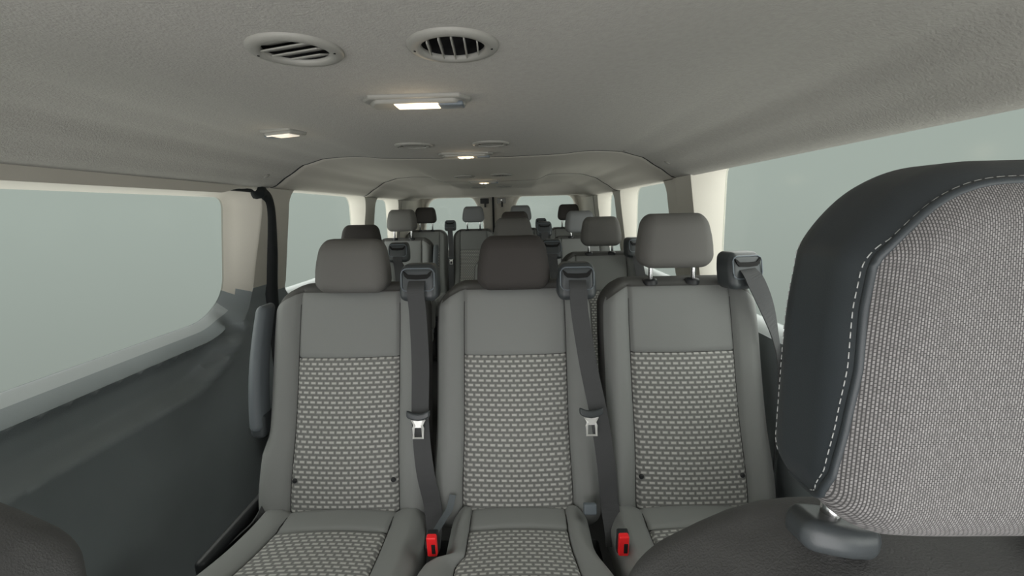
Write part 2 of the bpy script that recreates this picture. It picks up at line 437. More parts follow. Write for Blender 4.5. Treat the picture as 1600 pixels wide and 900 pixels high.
# rear doors: wall_back with two windows
RX = -.055
gl = round_poly([(-.80, .88), (-.17, .88), (-.18, 1.20), (-.28, 1.400), (-.72, 1.390)], [.07, .06, .08, .06, .10])
gr = round_poly([(.10, .88), (.80, .88), (.74, 1.40), (.20, 1.400), (.115, 1.20)], [.06, .07, .10, .06, .08])
glasses = [gl, gr]; inn = [offset_loop(g, .018) for g in glasses]
V2, R = sheet([(-.95, 0), (.95, 0), (.95, 1.52), (-.95, 1.52)], inn, [[(-.95, .80), (.95, .80)]], .1, region=lambda c: 'u' if c.y > .80 else 'l')
V = [(v.x, Y1, v.y) for v in V2]
a, b = submesh(V, R['l']); struct('wall_back', fixn(mesh('wall_back', a, b, ['dark_panel'])), 'dark lower panels of the rear doors')
a, b = submesh(V, R['u']); struct(tname(), fixn(mesh('rear_trim', a, b, ['beige'])), 'beige upper trim of the rear doors')
for g, i2 in zip(glasses, inn):
    n = len(g); wn_[0] += 1; nm = 'window_%d' % wn_[0]
    Vg = [(p[0], Y1+.05, p[1]) for p in g]+[(p[0], Y1+.054, p[1]) for p in g]
    o = struct(nm, fixn(mesh(nm, Vg, [list(range(n)), list(range(n, 2*n))[::-1]]+[[i, (i+1) % n, n+(i+1) % n, n+i] for i in range(n)], ['glass'], smooth=False)), 'rear door window on the '+('left' if g is gl else 'right'))
    Vr = [(p[0], Y1+.056, p[1]) for p in g]+[(p[0], Y1-.012, p[1]) for p in i2]+[(p[0], Y1, p[1]) for p in offset_loop(i2, .02)]
    Fr = [[l*n+i, l*n+(i+1) % n, (l+1)*n+(i+1) % n, (l+1)*n+i] for l in range(2) for i in range(n)]
    fr = link('window_frame', fixn(mesh('window_frame', Vr, Fr, ['beige'])), o)
V, Fc = boxvf(RX-.022, RX-.002, Y1-.02, Y1+.01, .3, 1.42)
struct(tname(), mesh('door_split', V, Fc, ['rubber'], smooth=False), 'black rubber seal between the two rear doors')
for sx, m, lab in ((-1, 'black', 'black latch at the top of the left rear door'), (1, 'metal_light', 'silver latch at the top of the right rear door')):
    t = thing('door_latch', lab, 'latch', (RX-.012+sx*.085, Y1-.002, 1.355))
    link('latch_body', rb('latch_body', (.042, .02, .026), .006, m, center=(0, -.02, 0)), t)
    link('latch_hook', rb('latch_hook', (.009, .012, .026), .004, 'black', center=(.006, -.03, -.036)), t)
    if sx > 0: link('latch_screw', rb('latch_screw', (.008, .006, .008), .004, 'chrome', center=(.0, -.042, .008)), t)
# D pillars: angled trim between side wall and rear wall
for s in (-1, 1):
    prof = []
    for i in range(13):
        z = .30+1.10*i/12; prof.append(z)
    V = []; Fc = []
    for z in prof:
        xi = wall_x(4.3, z, s)
        top = interp([(.9, .075), (1.40, .06)], z)
        for k in range(6):
            t = k/5; a = math.pi/2*t
            V.append((s*(xi-top*(1-math.cos(a))), 4.40+.315*math.sin(a), z))
    for i in range(12):
        for k in range(5): Fc.append([i*6+k, i*6+k+1, i*6+k+7, i*6+k+6])
    n = tname(); struct(n, fixn(mesh(n, V, Fc, ['beige'])), 'beige corner pillar trim by the rear door on the '+('left' if s < 0 else 'right'))
    V, Fc = tube([(s*(wall_x(4.1, z, s)-.002), 4.12, z) for z in (.93, 1.1, 1.25, 1.40)], .005)
    n = tname(); struct(n, mesh(n, V, Fc, ['door_grey']), 'thin pillar joint line on the '+('left' if s < 0 else 'right'))

# floor, roof skin
V, Fc = boxvf(-.98, .98, Y0, Y1+.06, -.05, 0); struct('floor', mesh('floor', V, Fc, ['floor'], smooth=False), 'dark vinyl van floor')
V, Fc = boxvf(-.98, .98, -.45, Y1+.06, 1.52, 1.55); struct('roof', mesh('roof', V, Fc, ['metal_light'], smooth=False), 'painted roof skin above the headliner')

# headliner
def ceil_z(x, y):
    ax = abs(x)
    z = interp([(0, 1.475), (.15, 1.475), (.5, 1.484), (.60, 1.479), (.69, 1.455), (.76, 1.412), (.82, 1.371), (.842, 1.366)], ax)
    d = sstep(2.0, 3.0, y)*.030*(1-sstep(.30, .40, ax)); z -= d
    z -= .012*sstep(.9, .2, y)*0
    # groove either side of the central duct ahead of the first joint
    z -= .006*(1-sstep(.36, .46, ax))*(1-sstep(2.0, 2.2, y))*sstep(0, .5, y)
    # header over the rear doors comes down
    hz = sstep(4.02, 4.34, y)*max(0, z-1.392)
    return z-hz
def ceil_panel(nm, ya, yb, m, lab):
    xs = [-.842+1.684*i/110 for i in range(111)]; k = max(4, int((yb-ya)/.05)); ys = [ya+(yb-ya)*i/k for i in range(k+1)]
    rows = []
    for j, y in enumerate(ys):
        e = 0
        row = [(s_*(.842), y, 1.366+.022) for s_ in (-1,)]
        row += [(x, y, ceil_z(x, y)) for x in xs]
        row += [(.842, y, 1.388)]; rows.append(row)
    # turned up ends
    rows = [[(p[0], p[1]-.001, p[2]+.02) for p in rows[0]]]+[[(p[0], p[1], p[2]+.004) for p in rows[0]]]+[[(p[0], p[1]+.005, p[2]) for p in rows[0]]]+rows[1:-1]+[[(p[0], p[1]-.005, p[2]) for p in rows[-1]]]+[[(p[0], p[1], p[2]+.004) for p in rows[-1]]]+[[(p[0], p[1]+.001, p[2]+.02) for p in rows[-1]]]
    V = [p for r_ in rows for p in r_]; w = len(rows[0])
    Fc = [[i*w+j, i*w+j+1, (i+1)*w+j+1, (i+1)*w+j] for i in range(len(rows)-1) for j in range(w-1)]
    me = fixn(mesh(nm, V, Fc, [m])); return struct(nm, me, lab)
VENTS = [(-.105, .655), (.105, .655)]
hl = [[(vx+.0425*math.cos(2*math.pi*i/32), vy+.0425*math.sin(2*math.pi*i/32)) for i in range(32)] for vx, vy in VENTS]
V2, R = sheet([(-.842, -.45), (.842, -.45), (.842, 1.93), (-.842, 1.93)], hl, [], .0165)
V = [(v.x, v.y, ceil_z(v.x, v.y)) for v in V2]
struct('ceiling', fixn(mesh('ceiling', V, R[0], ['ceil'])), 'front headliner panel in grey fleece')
ceil_panel('ceiling.001', 1.945, 3.09, 'ceil_lit', 'middle headliner panel behind the first joint')
ceil_panel('ceiling.002', 3.105, 4.70, 'ceil_lit', 'rear headliner panel with the header above the rear doors')
for y in (1.9375, 3.0975):
    P = [(-.838+1.676*i/80, y, ceil_z(-.838+1.676*i/80, y)+.005) for i in range(81)]
    n = tname(); struct(n, tubem(n, P, .0065, 'rubber', seg=6), 'dark joint across the headliner, '+('nearer one' if y < 2 else 'farther one'))
# small oval plugs
for x, y in ((-.775, 1.80), (.752, 1.80), (.62, 1.90)):
    z = ceil_z(x, y); sl = (ceil_z(x+.005, y)-ceil_z(x-.005, y))/.01
    V, Fc = lathe([(0, -.003), (.010, -.003), (.014, 0), (.014, .004)], 16)
    o = link('trim_plug', mesh('trim_plug', V, Fc, ['vent']), None, (x, y, z), (0, -math.atan(sl), 0))
    o['category'] = 'plug'; o['label'] = 'small round plug in the headliner near the '+('left window' if x < 0 else ('right pillar' if x > .7 else 'right end of the first joint'))

V, Fc = boxvf(-.98, .98, -.47, -.45, 1.36, 1.55); struct(tname(), mesh('windscreen_header', V, Fc, ['beige'], smooth=False), 'header above the windscreen opening')
# sliding-door seal (left)
P = smooth_path([(-.856, .45, 1.356), (-.856, 1.2, 1.356), (-.858, 1.80, 1.355), (-.868, 1.90, 1.345), (-.872, 1.95, 1.29), (-.888, 1.965, 1.10), (-.905, 1.965, .93), (-.908, 1.965, .7), (-.905, 1.965, .3)], 8)
V, Fc = tube(P, [.010 if p.z > 1.34 and p.y < 1.85 else .034 for p in P], 12)
n = tname(); struct(n, mesh(n, V, Fc, ['rubber']), 'black rubber seal around the sliding door')
# ------------------------------------------------------------------ ceiling vents and lights
def place_on_ceiling(x, y):
    return (x, y, ceil_z(x, y))
def vent(x, y, label, slat_rot=1.35, closed=False, tilt=.9, r=.061, deep=False, k=5, sw=.0075):
    t = thing('air_vent', label, 'vent', place_on_ceiling(x, y), 0, 'round air vents in the headliner')
    V, Fc = lathe([(r, .003), (r, -.002), (r*.96, -.005), (r*.82, -.0065), (r*.72, -.005), (r*.69, -.003), (r*.685, .000)], 40)
    link('outer_ring', mesh('outer_ring', V, Fc, ['vent']), t)
    V, Fc = lathe([(r*.694, .0005), (r*.69, .014), (r*.66, .036), (0, .037)] if deep else [(r*.70, -.002), (0, -.0015)], 32)  # shallow vents: a flat dark disc paints the shade of a duct
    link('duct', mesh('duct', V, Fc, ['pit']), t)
    if closed:
        V, Fc = lathe([(r*.62, .004), (r*.62, -.001), (r*.55, -.004), (r*.5, -.002), (0, -.002)], 32)
        link('shutter', mesh('shutter', V, Fc, ['vent']), t)
    else:
        R_ = r*.66
        for i in range(k):
            u = (i-(k-1)/2)*(2*R_/k); L = math.sqrt(max(1e-6, R_*R_-u*u))*.97
            me = rb('slat', (L, sw, .0011), .001, 'vent', step=.02, n=2)
            o = link('slat', me, t, (-math.sin(slat_rot)*u, math.cos(slat_rot)*u, 0 if deep else -.005), (0, 0, 0))
            o.rotation_euler = (Matrix.Rotation(slat_rot, 3, 'Z') @ Matrix.Rotation(tilt, 3, 'X')).to_euler()
    for s in (-1, 1):
        V, Fc = lathe([(0, -.0072), (.0016, -.0072), (.0016, -.004)], 8, center=(s*r*.84, 0, 0))
        link('screw', mesh('screw', V, Fc, ['pit']), t)
    return t
vent(-.105, .655, 'round vent with nearly shut slats, nearest on the left', slat_rot=-.32, tilt=.30, deep=True, k=4, sw=.0155)
vent(.105, .655, 'round vent with open slats showing black inside, nearest on the right', slat_rot=1.62, tilt=1.50, deep=True, k=5, sw=.0065)
vent(-.150, 1.555, 'closed round vent left of the second lamp', closed=True)
vent(.102, 1.555, 'closed round vent above right of the second lamp', closed=True)
vent(-.119, 2.70, 'small dark round vent left of the third lamp', slat_rot=.2, tilt=.3, k=4, sw=.009)
vent(.095, 2.66, 'small ribbed round vent right of the third lamp', slat_rot=1.6, tilt=1.4, k=5, sw=.003)
vent(-.13, 3.75, 'rearmost round vent on the left, before the header', closed=True)
vent(.08, 3.70, 'rearmost round vent on the right, before the header', closed=True)

def lamp(x, y, label, w=.107, d=.036, lens=(-.042, .044), rot=0, lit='bulb', power=.35, tilt=0):
    t = thing('dome_light', label, 'ceiling light', (x, y, ceil_z(x, y)), rot, 'ceiling lights')
    t.rotation_euler = (0, tilt, rot)
    def df(q):
        k = 1-.18*sstep(.0, 1, abs(q[1])/d); q[0] *= k; return q
    link('bezel', rb('bezel', (w, d, .007), .006, 'vent', step=.02, deform=df), t)
    def df2(q):
        q[0] *= 1-.22*(q[1] < 0)*abs(q[1])/d; return q
    link('housing', rb('housing', (w*.86, d*.80, .010), .006, 'vent', step=.02, deform=df2, center=(0, .001, -.004)), t)
    cx = (lens[0]+lens[1])/2; hw = (lens[1]-lens[0])/2
    l = link('lens', rb('lens', (hw, d*.58, .006), .004, 'lens_lit' if lit == 'bulb' else 'lens_dim', step=.02, center=(cx, -.001, -.0105)), t)
    if lit == 'bulb':
        for s in (-.45, .3): link('bulb', rb('bulb', (hw*.22, .007, .003), .0028, 'bulb', n=3, center=(cx+s*hw, -.008, -.0165)), l)
    link('reading_lens', rb('reading_lens', (w*.22, d*.5, .004), .003, 'satin_grey', center=(w*.62 if lens[1] < w*.6 else -w*.62, 0, -.0135)), t)
    ld = bpy.data.lights.new('bulb_light', 'POINT'); ld.energy = power; ld.color = (1, .78, .52); ld.shadow_soft_size = .02
    lo = bpy.data.objects.new('bulb_light', ld); COL.objects.link(lo); lo.location = (cx, 0, -.045); lo.parent = t
lamp(-.004, .937, 'long dome light with two glowing bulbs behind the nearest vents', power=.12)
lamp(-.008, 1.80, 'lit dome light just before the first headliner joint', power=.1, lens=(-.03, .03))
lamp(-.03, 3.02, 'small lit dome light in the middle headliner panel', power=.1, lens=(-.03, .03))
lamp(-.455, 1.315, 'tilted courtesy light glowing on the left of the headliner', w=.066, d=.034, lens=(-.046, .040), rot=-.35, lit='dim', power=.04)

# ------------------------------------------------------------------ seat meshes
HW = .222
def yf(z): return -.13+(z-.47)*.286       # front line of the reclined backrest (local)
BX, BZ, BD = HW, .322, .055               # half sizes
ZC = .729
SEAMX = .142; SEAMZ = .857-ZC
def back_groups(c, n):
    x, y, z = c
    if n[1] < 0 and abs(x) < SEAMX and z < BZ-.014:
        return 'up' if z > SEAMZ else 'ins'
    if (n[0] != 0 and y > -.046) or n[2] > 0 or n[1] > 0 or (n[1] < 0 and z > BZ-.014): return 'shell'
    return 'body'
def back_deform(flare_l=0, flare_r=0):
    def f(q):
        x, y, z = q; fr = sstep(.0, -.03, y)
        t = (z+BZ)/(2*BZ); ax = abs(x)
        disp = 0
        if fr > 0:
            b = sstep(SEAMX, .175, ax)*(1-sstep(.19, .222, ax)*.6)
            disp += .018*b*sstep(0, .15, t)
            disp += .012*math.cos(min(1, ax/SEAMX)*math.pi/2)*math.sin(math.pi*max(0, min(1, (t+.1)/1.1)))
            for s in (-SEAMX, SEAMX): disp -= .009*math.exp(-((x-s)/.005)**2)*(z < BZ-.015)
            if ax < SEAMX: disp -= .006*math.exp(-((z-SEAMZ)/.004)**2)
            disp -= .004*math.exp(-((z-(BZ-.014))/.004)**2)
            disp += .012*math.exp(-((t-.22)/.2)**2)
        y -= disp*fr
        # rounded shoulders
        k = sstep(.13, .222, ax)
        z -= .034*k**1.5*sstep(.55, 1.0, t)
        x *= 1-.012*sstep(.80, 1.0, t)
        x += .008*sstep(.42, .12, t)*sstep(.05, .2, ax)*(1 if x > 0 else -1)*(1-sstep(.10, .0, t)*.6)
        if x < 0: x -= flare_l*sstep(.40, .30, t)*sstep(.15, .2, ax)
        else: x += flare_r*sstep(.40, .30, t)*sstep(.15, .2, ax)
        zz = z+ZC
        return [x, y+yf(zz)+BD, zz]
    return f
def gl_extra(s, e=(.003, .007, .012)): return [s]+[s+d for d in e]+[s-d for d in e]
exx = gl_extra(SEAMX)+gl_extra(-SEAMX)
exz = gl_extra(SEAMZ, (.003, .006))+gl_extra(BZ-.014, (.003, .006))
def make_back(fl, fr): return rbox((BX, BD, BZ), .042, step=.022, n=5, ex=(exx, (), exz), deform=back_deform(fl, fr), groups=back_groups, uvf=lambda q: (q[0]+.5, q[2]+.5))
CY, CD, CHZ = -.365, .245, .065           # cushion centre y, half depth, half height
CSX, CSY0, CSY1 = .140, -.215, .142
def cush_groups(c, n):
    if n[2] > 0 and abs(c[0]) < CSX and CSY0 < c[1] < CSY1: return 'ins'
    return 'body'
def cush_deform(fl=0, fr=0, notch_l=0, notch_r=0, w=1, diag=0):
    def f(q):
        x, y, z = q; tp = sstep(.02, .05, z); ax = abs(x); d = 0
        d += .012*sstep(CSX, .175, ax)*(1-sstep(.195, .222, ax))
        d += .008*math.cos(min(1, ax/CSX)*math.pi/2)
        for s in (-CSX, CSX): d -= .008*math.exp(-((x-s)/.005)**2)*(1 if y < CSY1+.02 else .4)
        if ax < CSX: d -= .007*math.exp(-((y-CSY1)/.005)**2)
        z += d*tp
        t = sstep(.20, -.24, y)
        if x < 0: x -= fl*t*min(1, ax/CSX)
        else: x += fr*t*min(1, ax/CSX)
        z += .03*sstep(.1, -.2, y)*tp*.6
        if notch_l and x < -.1: x += notch_l*sstep(.025, .055, y)*sstep(-.10, -.20, x)
        if notch_r and x > .1: x -= notch_r*sstep(-.05, .12, y)*sstep(.10, .20, x)
        return [x, y+CY, z+.408]
    return f
cexx = gl_extra(CSX)+gl_extra(-CSX); cexy = gl_extra(CSY1, (.003, .006))+[CSY0, .02, .035, .05, .065]
def make_cush(**k): return rbox((HW+.006, CD, CHZ), .038, step=.024, n=5, ex=(cexx, cexy, ()), deform=cush_deform(**k), groups=cush_groups, uvf=lambda q: (q[0]+.5, q[1]+.5))
def head_def(q):
    x, y, z = q; t = (z+.075)/.15
    x *= 1.0-.15*sstep(.25, 1.05, t)-.03*sstep(.3, 0, t)
    y -= .010*(t-.5)*-1*0; y += .012*(t-.5)
    if y < 0: y -= .006*math.cos(min(1, abs(x)/.1)*1.4)
    y += .012*sstep(.6, 1, t)*sstep(.02, -.03, y)
    return [x, y, z]
ME = {}
def mk(key, name, data, mats): ME[key] = mesh(name, data[0], data[1], [mats], uvs=data[2])
for key, (a, b) in {'n': (0, 0), 'l': (.014, 0)}.items():
    d = make_back(a, b)
    mk('back_'+key, 'backrest', d['body'], 'vinyl_b'); mk('up_'+key, 'upper_panel', d['up'], 'vinyl'); mk('ins_'+key, 'patterned_panel', d['ins'], 'dash'); mk('shell_'+key, 'back_shell', d['shell'], 'band')
for key, kw in {'n': {}, 'l': dict(fl=.06, fr=.0), 'm': dict(notch_l=.055, notch_r=.045)}.items():
    d = make_cush(**kw); mk('cb_'+key, 'cushion', d['body'], 'vinyl'); mk('ci_'+key, 'cushion_panel', d['ins'], 'dash')
for hm in ('head', 'head_dark', 'head_light'):
    d = rbox((.102, .050, .074), .034, step=.02, n=6, deform=head_def)[0]; mk(hm, 'headrest', d, hm)
V, Fc = tube([(0, 0, -.14), (0, 0, 0), (0, 0, .02)], .0065, 12); ME['post'] = mesh('headrest_post', V, Fc, ['chrome'])
V, Fc = lathe([(.0, .006), (.012, .006), (.019, .003), (.021, -.002), (.021, -.012)], 20); ME['sleeve'] = mesh('post_sleeve', V, Fc, ['black'])
ME['base'] = rb('seat_base', (.215, .235, .035), .015, 'black', center=(0, CY, .345))
ME['leg'] = fixn(mesh('leg', *join(boxvf(-.02, .02, CY-.19, CY+.19, 0, .02), boxvf(-.014, .014, CY-.15, CY-.10, .01, .33), boxvf(-.014, .014, CY+.10, CY+.15, .01, .33)), ['black'], smooth=False))
def arm_def(q):
    x, y, z = q; t = (z+.16)/.32
    y += .02*math.sin(t*math.pi)*-1; x *= 1-.15*t; return [x, y+.286*z, z]
ME['arm'] = rb('armrest', (.017, .036, .165), .016, 'arm_grey', deform=arm_def)
ME['arm_tip'] = rb('armrest_pivot', (.021, .034, .035), .015, 'satin')
V, Fc = lathe([(0, .0), (.004, -.002), (.006, -.001), (.007, .003)], 14); ME['button'] = mesh('button', [(v[0], v[2], v[1]) for v in V], [f[::-1] for f in Fc], ['black'])
# belt guide on the shoulder
def guide_def(q):
    x, y, z = q; t = (z+.048)/.096
    x *= 1.02-.10*sstep(.5, 1, t) if True else 1
    y += .018*t-.004; return [x, y, z]
ME['guide'] = rb('belt_guide', (.052, .036, .050), .020, 'satin', deform=guide_def, step=.015, n=5)
def stadium(hx, hz, r, n=6):
    P = []
    for cx, cz, a0 in ((hx-r, hz-r, 0), (-hx+r, hz-r, 90), (-hx+r, -hz+r, 180), (hx-r, -hz+r, 270)):
        for k in range(n+1):
            a = math.radians(a0+90*k/n); P.append((cx+r*math.cos(a), cz+r*math.sin(a)))
    return P
def gy(z): return -.0395+.018*((z+.048)/.096)
P = [(x*(1+.0*z), gy(z+.010)+.0005, z+.010) for x, z in stadium(.045, .030, .016)]
V, Fc = tube(P, .0020, 8, closed=True); ME['rim'] = mesh('guide_rim', V, Fc, ['satin_grey'])
P = [(-.040, .034), (-.035, .020), (-.027, .013), (0, .011), (.027, .013), (.035, .020), (.040, .034), (.034, .031), (.026, .024), (0, .023), (-.026, .024), (-.034, .031)]
n = len(P); V = [(x, gy(z)-.0045, z) for x, z in P]+[(x, gy(z)+.004, z) for x, z in P]
ME['slot'] = fixn(mesh('guide_slot', V, [list(range(n)), list(range(n, 2*n))]+[[i, (i+1) % n, n+(i+1) % n, n+i] for i in range(n)], ['pit'], smooth=False))  # dark inset paints the shade of the slot, nothing is cut

def seamline(pts, fn, off):
    out = []
    for a, b in zip(pts, pts[1:]):
        a = Vector(a); b = Vector(b); k = max(1, int((b-a).length/.012)); out += [a.lerp(b, i/k) for i in range(k)]
    out.append(Vector(pts[-1])); return [Vector(fn(list(p)))+Vector(off) for p in out]
for key, (a, b) in {'n': (0, 0), 'l': (.014, 0)}.items():
    fn = back_deform(a, b); parts = []
    for s_ in (-1, 1): parts.append(tube(seamline([(s_*SEAMX, -BD, -BZ+.03), (s_*SEAMX, -BD, BZ-.05)], fn, (0, .0004, 0)), .0016, 6))
    parts.append(tube(seamline([(-SEAMX, -BD, SEAMZ), (SEAMX, -BD, SEAMZ)], fn, (0, .0003, 0)), .0013, 6))
    ME['bs_'+key] = mesh('seam', *join(*parts), ['seam'])
for key, kw in {'n': {}, 'l': dict(fl=.06), 'm': dict(notch_l=.055, notch_r=.045)}.items():
    fn = cush_deform(**kw); parts = []
    for s_ in (-1, 1): parts.append(tube(seamline([(s_*CSX, -.20, CHZ), (s_*CSX, CD-.045, CHZ)], fn, (0, 0, -.0002)), .0015, 6))
    parts.append(tube(seamline([(-CSX, CSY1, CHZ), (CSX, CSY1, CHZ)], fn, (0, 0, -.0002)), .0013, 6))
    ME['cs_'+key] = mesh('seam', *join(*parts), ['seam'])

def seat(X, Y, label, group, dz=0, head='head', lift=0, hx=0, bk='n', cu='n', sx=1, guide=None, arm=None, buttons=False, roll=0):
    t = thing('passenger_seat', label, 'seat', (X, Y, dz), 0, group)
    t.scale = (1, 1, 1)
    for key, name in (('back_'+bk, 'backrest'), ('up_'+bk, 'upper_panel'), ('ins_'+bk, 'patterned_panel'), ('shell_'+bk, 'back_shell'), ('cb_'+cu, 'cushion'), ('ci_'+cu, 'cushion_panel'), ('bs_'+bk, 'seam'), ('cs_'+cu, 'seam'), ('base', 'seat_base')):
        o = link(name, ME[key], t); o.scale = (sx, 1, 1)
    for s in (-1, 1):
        o = link('leg', ME['leg'], t, (s*.15, 0, -dz)); o.scale = (1, 1, 1+dz/.33)
    hz = 1.108+lift
    h = link('headrest', ME[head], t, (hx, .045, hz), (0, roll, 0)); h.scale = (1, 1, 1)
    for s in (-1, 1):
        link('headrest_post', ME['post'], t, (hx+s*.060, .05, hz-.065), (-.05, 0, 0))
        link('post_sleeve', ME['sleeve'], t, (hx+s*.060, .056, 1.047), (0, s*.10, 0))
    if guide is not None:
        gx, gz, gr = guide
        g = link('belt_guide', ME['guide'], t, (gx, .012, gz), (0, 0, gr)); link('guide_rim', ME['rim'], g); link('guide_slot', ME['slot'], g)
    if arm:
        a = link('armrest', ME['arm'], t, (arm*(HW*sx+.022), -.015, .838)); link('armrest_pivot', ME['arm_tip'], a, (0, -.035, -.155))
    if buttons:
        for s in (-1, 1): link('button', ME['button'], t, (s*.133, yf(.55)-.016, .548))
    return t
GA = 'seats of the nearest row'
s1 = seat(-.295, 1.25, 'grey seat beside the sliding door with folded armrest, leftmost of the nearest row', GA, bk='l', cu='l', guide=(.205, 1.062, 0), arm=-1, buttons=True, hx=.012, roll=.02)
s2 = seat(.170, 1.25, 'middle seat of the nearest row with a darker headrest', GA, head='head_dark', cu='m', guide=(.172, 1.057, 0))
s3 = seat(.632, 1.25, 'right seat of the nearest row with headrest raised on chrome posts', GA, lift=.052, guide=(.158, 1.078, .25), buttons=True, hx=-.015)
GB = 'seats of the second row'
seat(-.63, 2.345, 'single seat by the left window, just behind the nearest row', GB, sx=.94, dz=-.02, lift=.035, head='head_dark', guide=(.2, 1.075, 0))
seat(.157, 2.345, 'second row seat hidden behind the dark headrest', GB, sx=.94, dz=-.02, lift=.055, guide=(.195, 1.075, 0))
seat(.607, 2.345, 'second row seat with headrest on chrome posts, behind the nearest right seat', GB, sx=.94, dz=-.02, lift=.05, guide=(.17, 1.075, .2))
GC = 'seats of the third row'
seat(-.62, 3.17, 'third row seat on the left with an armrest on the aisle side', GC, sx=.94, dz=.03, lift=.065, arm=1)
seat(.16, 3.17, 'third row seat with dark headrest just above the one before it', GC, sx=.94, dz=.02, lift=.045, head='head_dark', guide=(.2, 1.105, 0))
seat(.607, 3.17, 'third row seat on the right with a paler headrest', GC, sx=.94, dz=.02, lift=.04, head='head_light')
GD = 'seats of the rearmost row'
for i, (x, lab, hd, gd) in enumerate(((-.69, 'rearmost row seat in the left corner with dark headrest', 'head_dark', (.235, 1.09, 0)),
        (-.24, 'rearmost row seat with pale blue-grey headrest left of the rear door seal', 'head_light', None),
        (.205, 'rearmost row seat with grey headrest right of the rear door seal', 'head_light', (.19, 1.09, 0)),
        (.655, 'rearmost row seat in the right corner with black headrest', 'head_dark', None))):
    seat(x, 4.345, lab, GD, dz=.04, lift=.08, head=hd, sx=.90, guide=gd)

# ------------------------------------------------------------------ belts
def tongue(parent, p, w=.030, rz=0, ry=0):
    t = link('tongue', rb('tongue', (w, .008, .009), .005, 'satin', step=.01, deform=lambda q: [q[0], q[1], q[2]+.010*(abs(q[0])/w)**2]), parent, p, (-.24, ry, rz))
    V1, F1 = tube([(-.016, 0, -.006), (-.009, 0, -.020), (-.012, 0, -.028), (-.012, 0, -.052), (.012, 0, -.052), (.012, 0, -.028), (.009, 0, -.020), (.016, 0, -.006)], .0036, 8)
    V2, F2 = boxvf(-.012, .012, -.0018, .0018, -.026, -.004)
    link('latch_plate', fixn(mesh('latch_plate', *join((V1, F1), (V2, F2)), ['plate'], smooth=False)), t)
def belt(label, path, tp=None, w=.046, ry=0, wd=(1, 0, 0), group='seat belts'):
    t = thing('seat_belt', label, 'seat belt', path[-1], 0, group); o = Vector(path[-1])
    V, Fc = ribbon([Vector(p)-o for p in path], w, wdir=wd)
    link('webbing', fixn(mesh('webbing', V, Fc, ['web'], smooth=False)), t)
    if tp: tongue(t, Vector(tp)-o, ry=ry)
    return t
belt('black seat belt with hanging tongue between the left and middle seats of the nearest row',
     [(-.091, 1.236, 1.07), (-.091, 1.205, 1.045), (-.088, 1.205, .98), (-.080, 1.165, .85), (-.078, 1.120, .72), (-.066, 1.088, .60), (-.050, 1.085, .50), (-.045, 1.06, .45), (-.045, 1.03, .42)], (-.080, 1.106, .735), w=[.044, .046, .046, .046, .044, .046, .046, .040, .04])
belt('black seat belt with hanging tongue between the middle and right seats of the nearest row',
     [(.342, 1.238, 1.065), (.342, 1.207, 1.04), (.345, 1.205, .98), (.362, 1.165, .85), (.385, 1.125, .72), (.400, 1.10, .60), (.407, 1.085, .50), (.412, 1.06, .45), (.412, 1.03, .42)], (.362, 1.108, .735), ry=.0)
belt('seat belt slanting down the outer side of the nearest right seat',
     [(.795, 1.238, 1.085), (.803, 1.210, 1.062), (.838, 1.208, .99), (.868, 1.205, .90), (.884, 1.20, .80), (.886, 1.20, .6), (.886, 1.20, .4)], None, w=.048, wd=[(1, .1, 0), (1, .1, 0), (.9, .3, .1), (.7, .7, 0), (.6, .8, 0), (.5, .9, 0), (.5, .9, 0)])
def rear_belt(label, x, y, z, tp=False, dx=.02):
    belt(label, [(x, y+.0, z-.005), (x, y-.028, z-.03), (x+dx*.3, y-.030, z-.10), (x+dx, y-.075, z-.28), (x+dx, y-.125, z-.45), (x+dx, y-.15, z-.58)], (x+dx, y-.098, z-.30) if tp else None)
rear_belt('belt hanging beside the single left seat of the second row', -.63+.2, 2.345, 1.055)
rear_belt('belt from the shoulder guide between the second row seats on the right', .157+.195, 2.345, 1.055, dx=.03)
rear_belt('belt on the outer shoulder of the second row right seat', .607+.17, 2.345, 1.055, dx=.04)
rear_belt('belt from the shoulder guide of the third row middle seat', .16+.2, 3.17, 1.125)
rear_belt('belt with bright tongue between the two left seats of the rearmost row', -.69+.235, 4.345, 1.13, tp=True, dx=.01)
rear_belt('belt from the shoulder guide right of the rear door seal', .205+.19, 4.345, 1.13)

def buckle(x, y, z, label, lean=0):
    t = thing('belt_buckle', label, 'buckle', (x, y, z), lean, 'red seat belt buckles')
    V, Fc = rbox((.0125, .009, .024), .004, step=.01)[0][:2]
    b = link('release_button', rb('release_button', (.0115, .008, .027), .004, 'red', step=.01, center=(0, -.006, .0)), t, (0, 0, 0), (.12, 0, 0))
    link('button_recess', rb('button_recess', (.0045, .002, .013), .0015, 'pit', center=(.004, -.0135, -.004)), b)
    link('housing', rb('housing', (.013, .009, .029), .004, 'black', step=.01, center=(0, .006, -.002)), t, (0, 0, 0), (.12, 0, 0))
    return t
buckle(-.027, .955, .495, 'red buckle in the pocket between the left and middle nearest seats')
b2 = buckle(.410, .945, .50, 'red buckle in the pocket between the middle and right nearest seats')
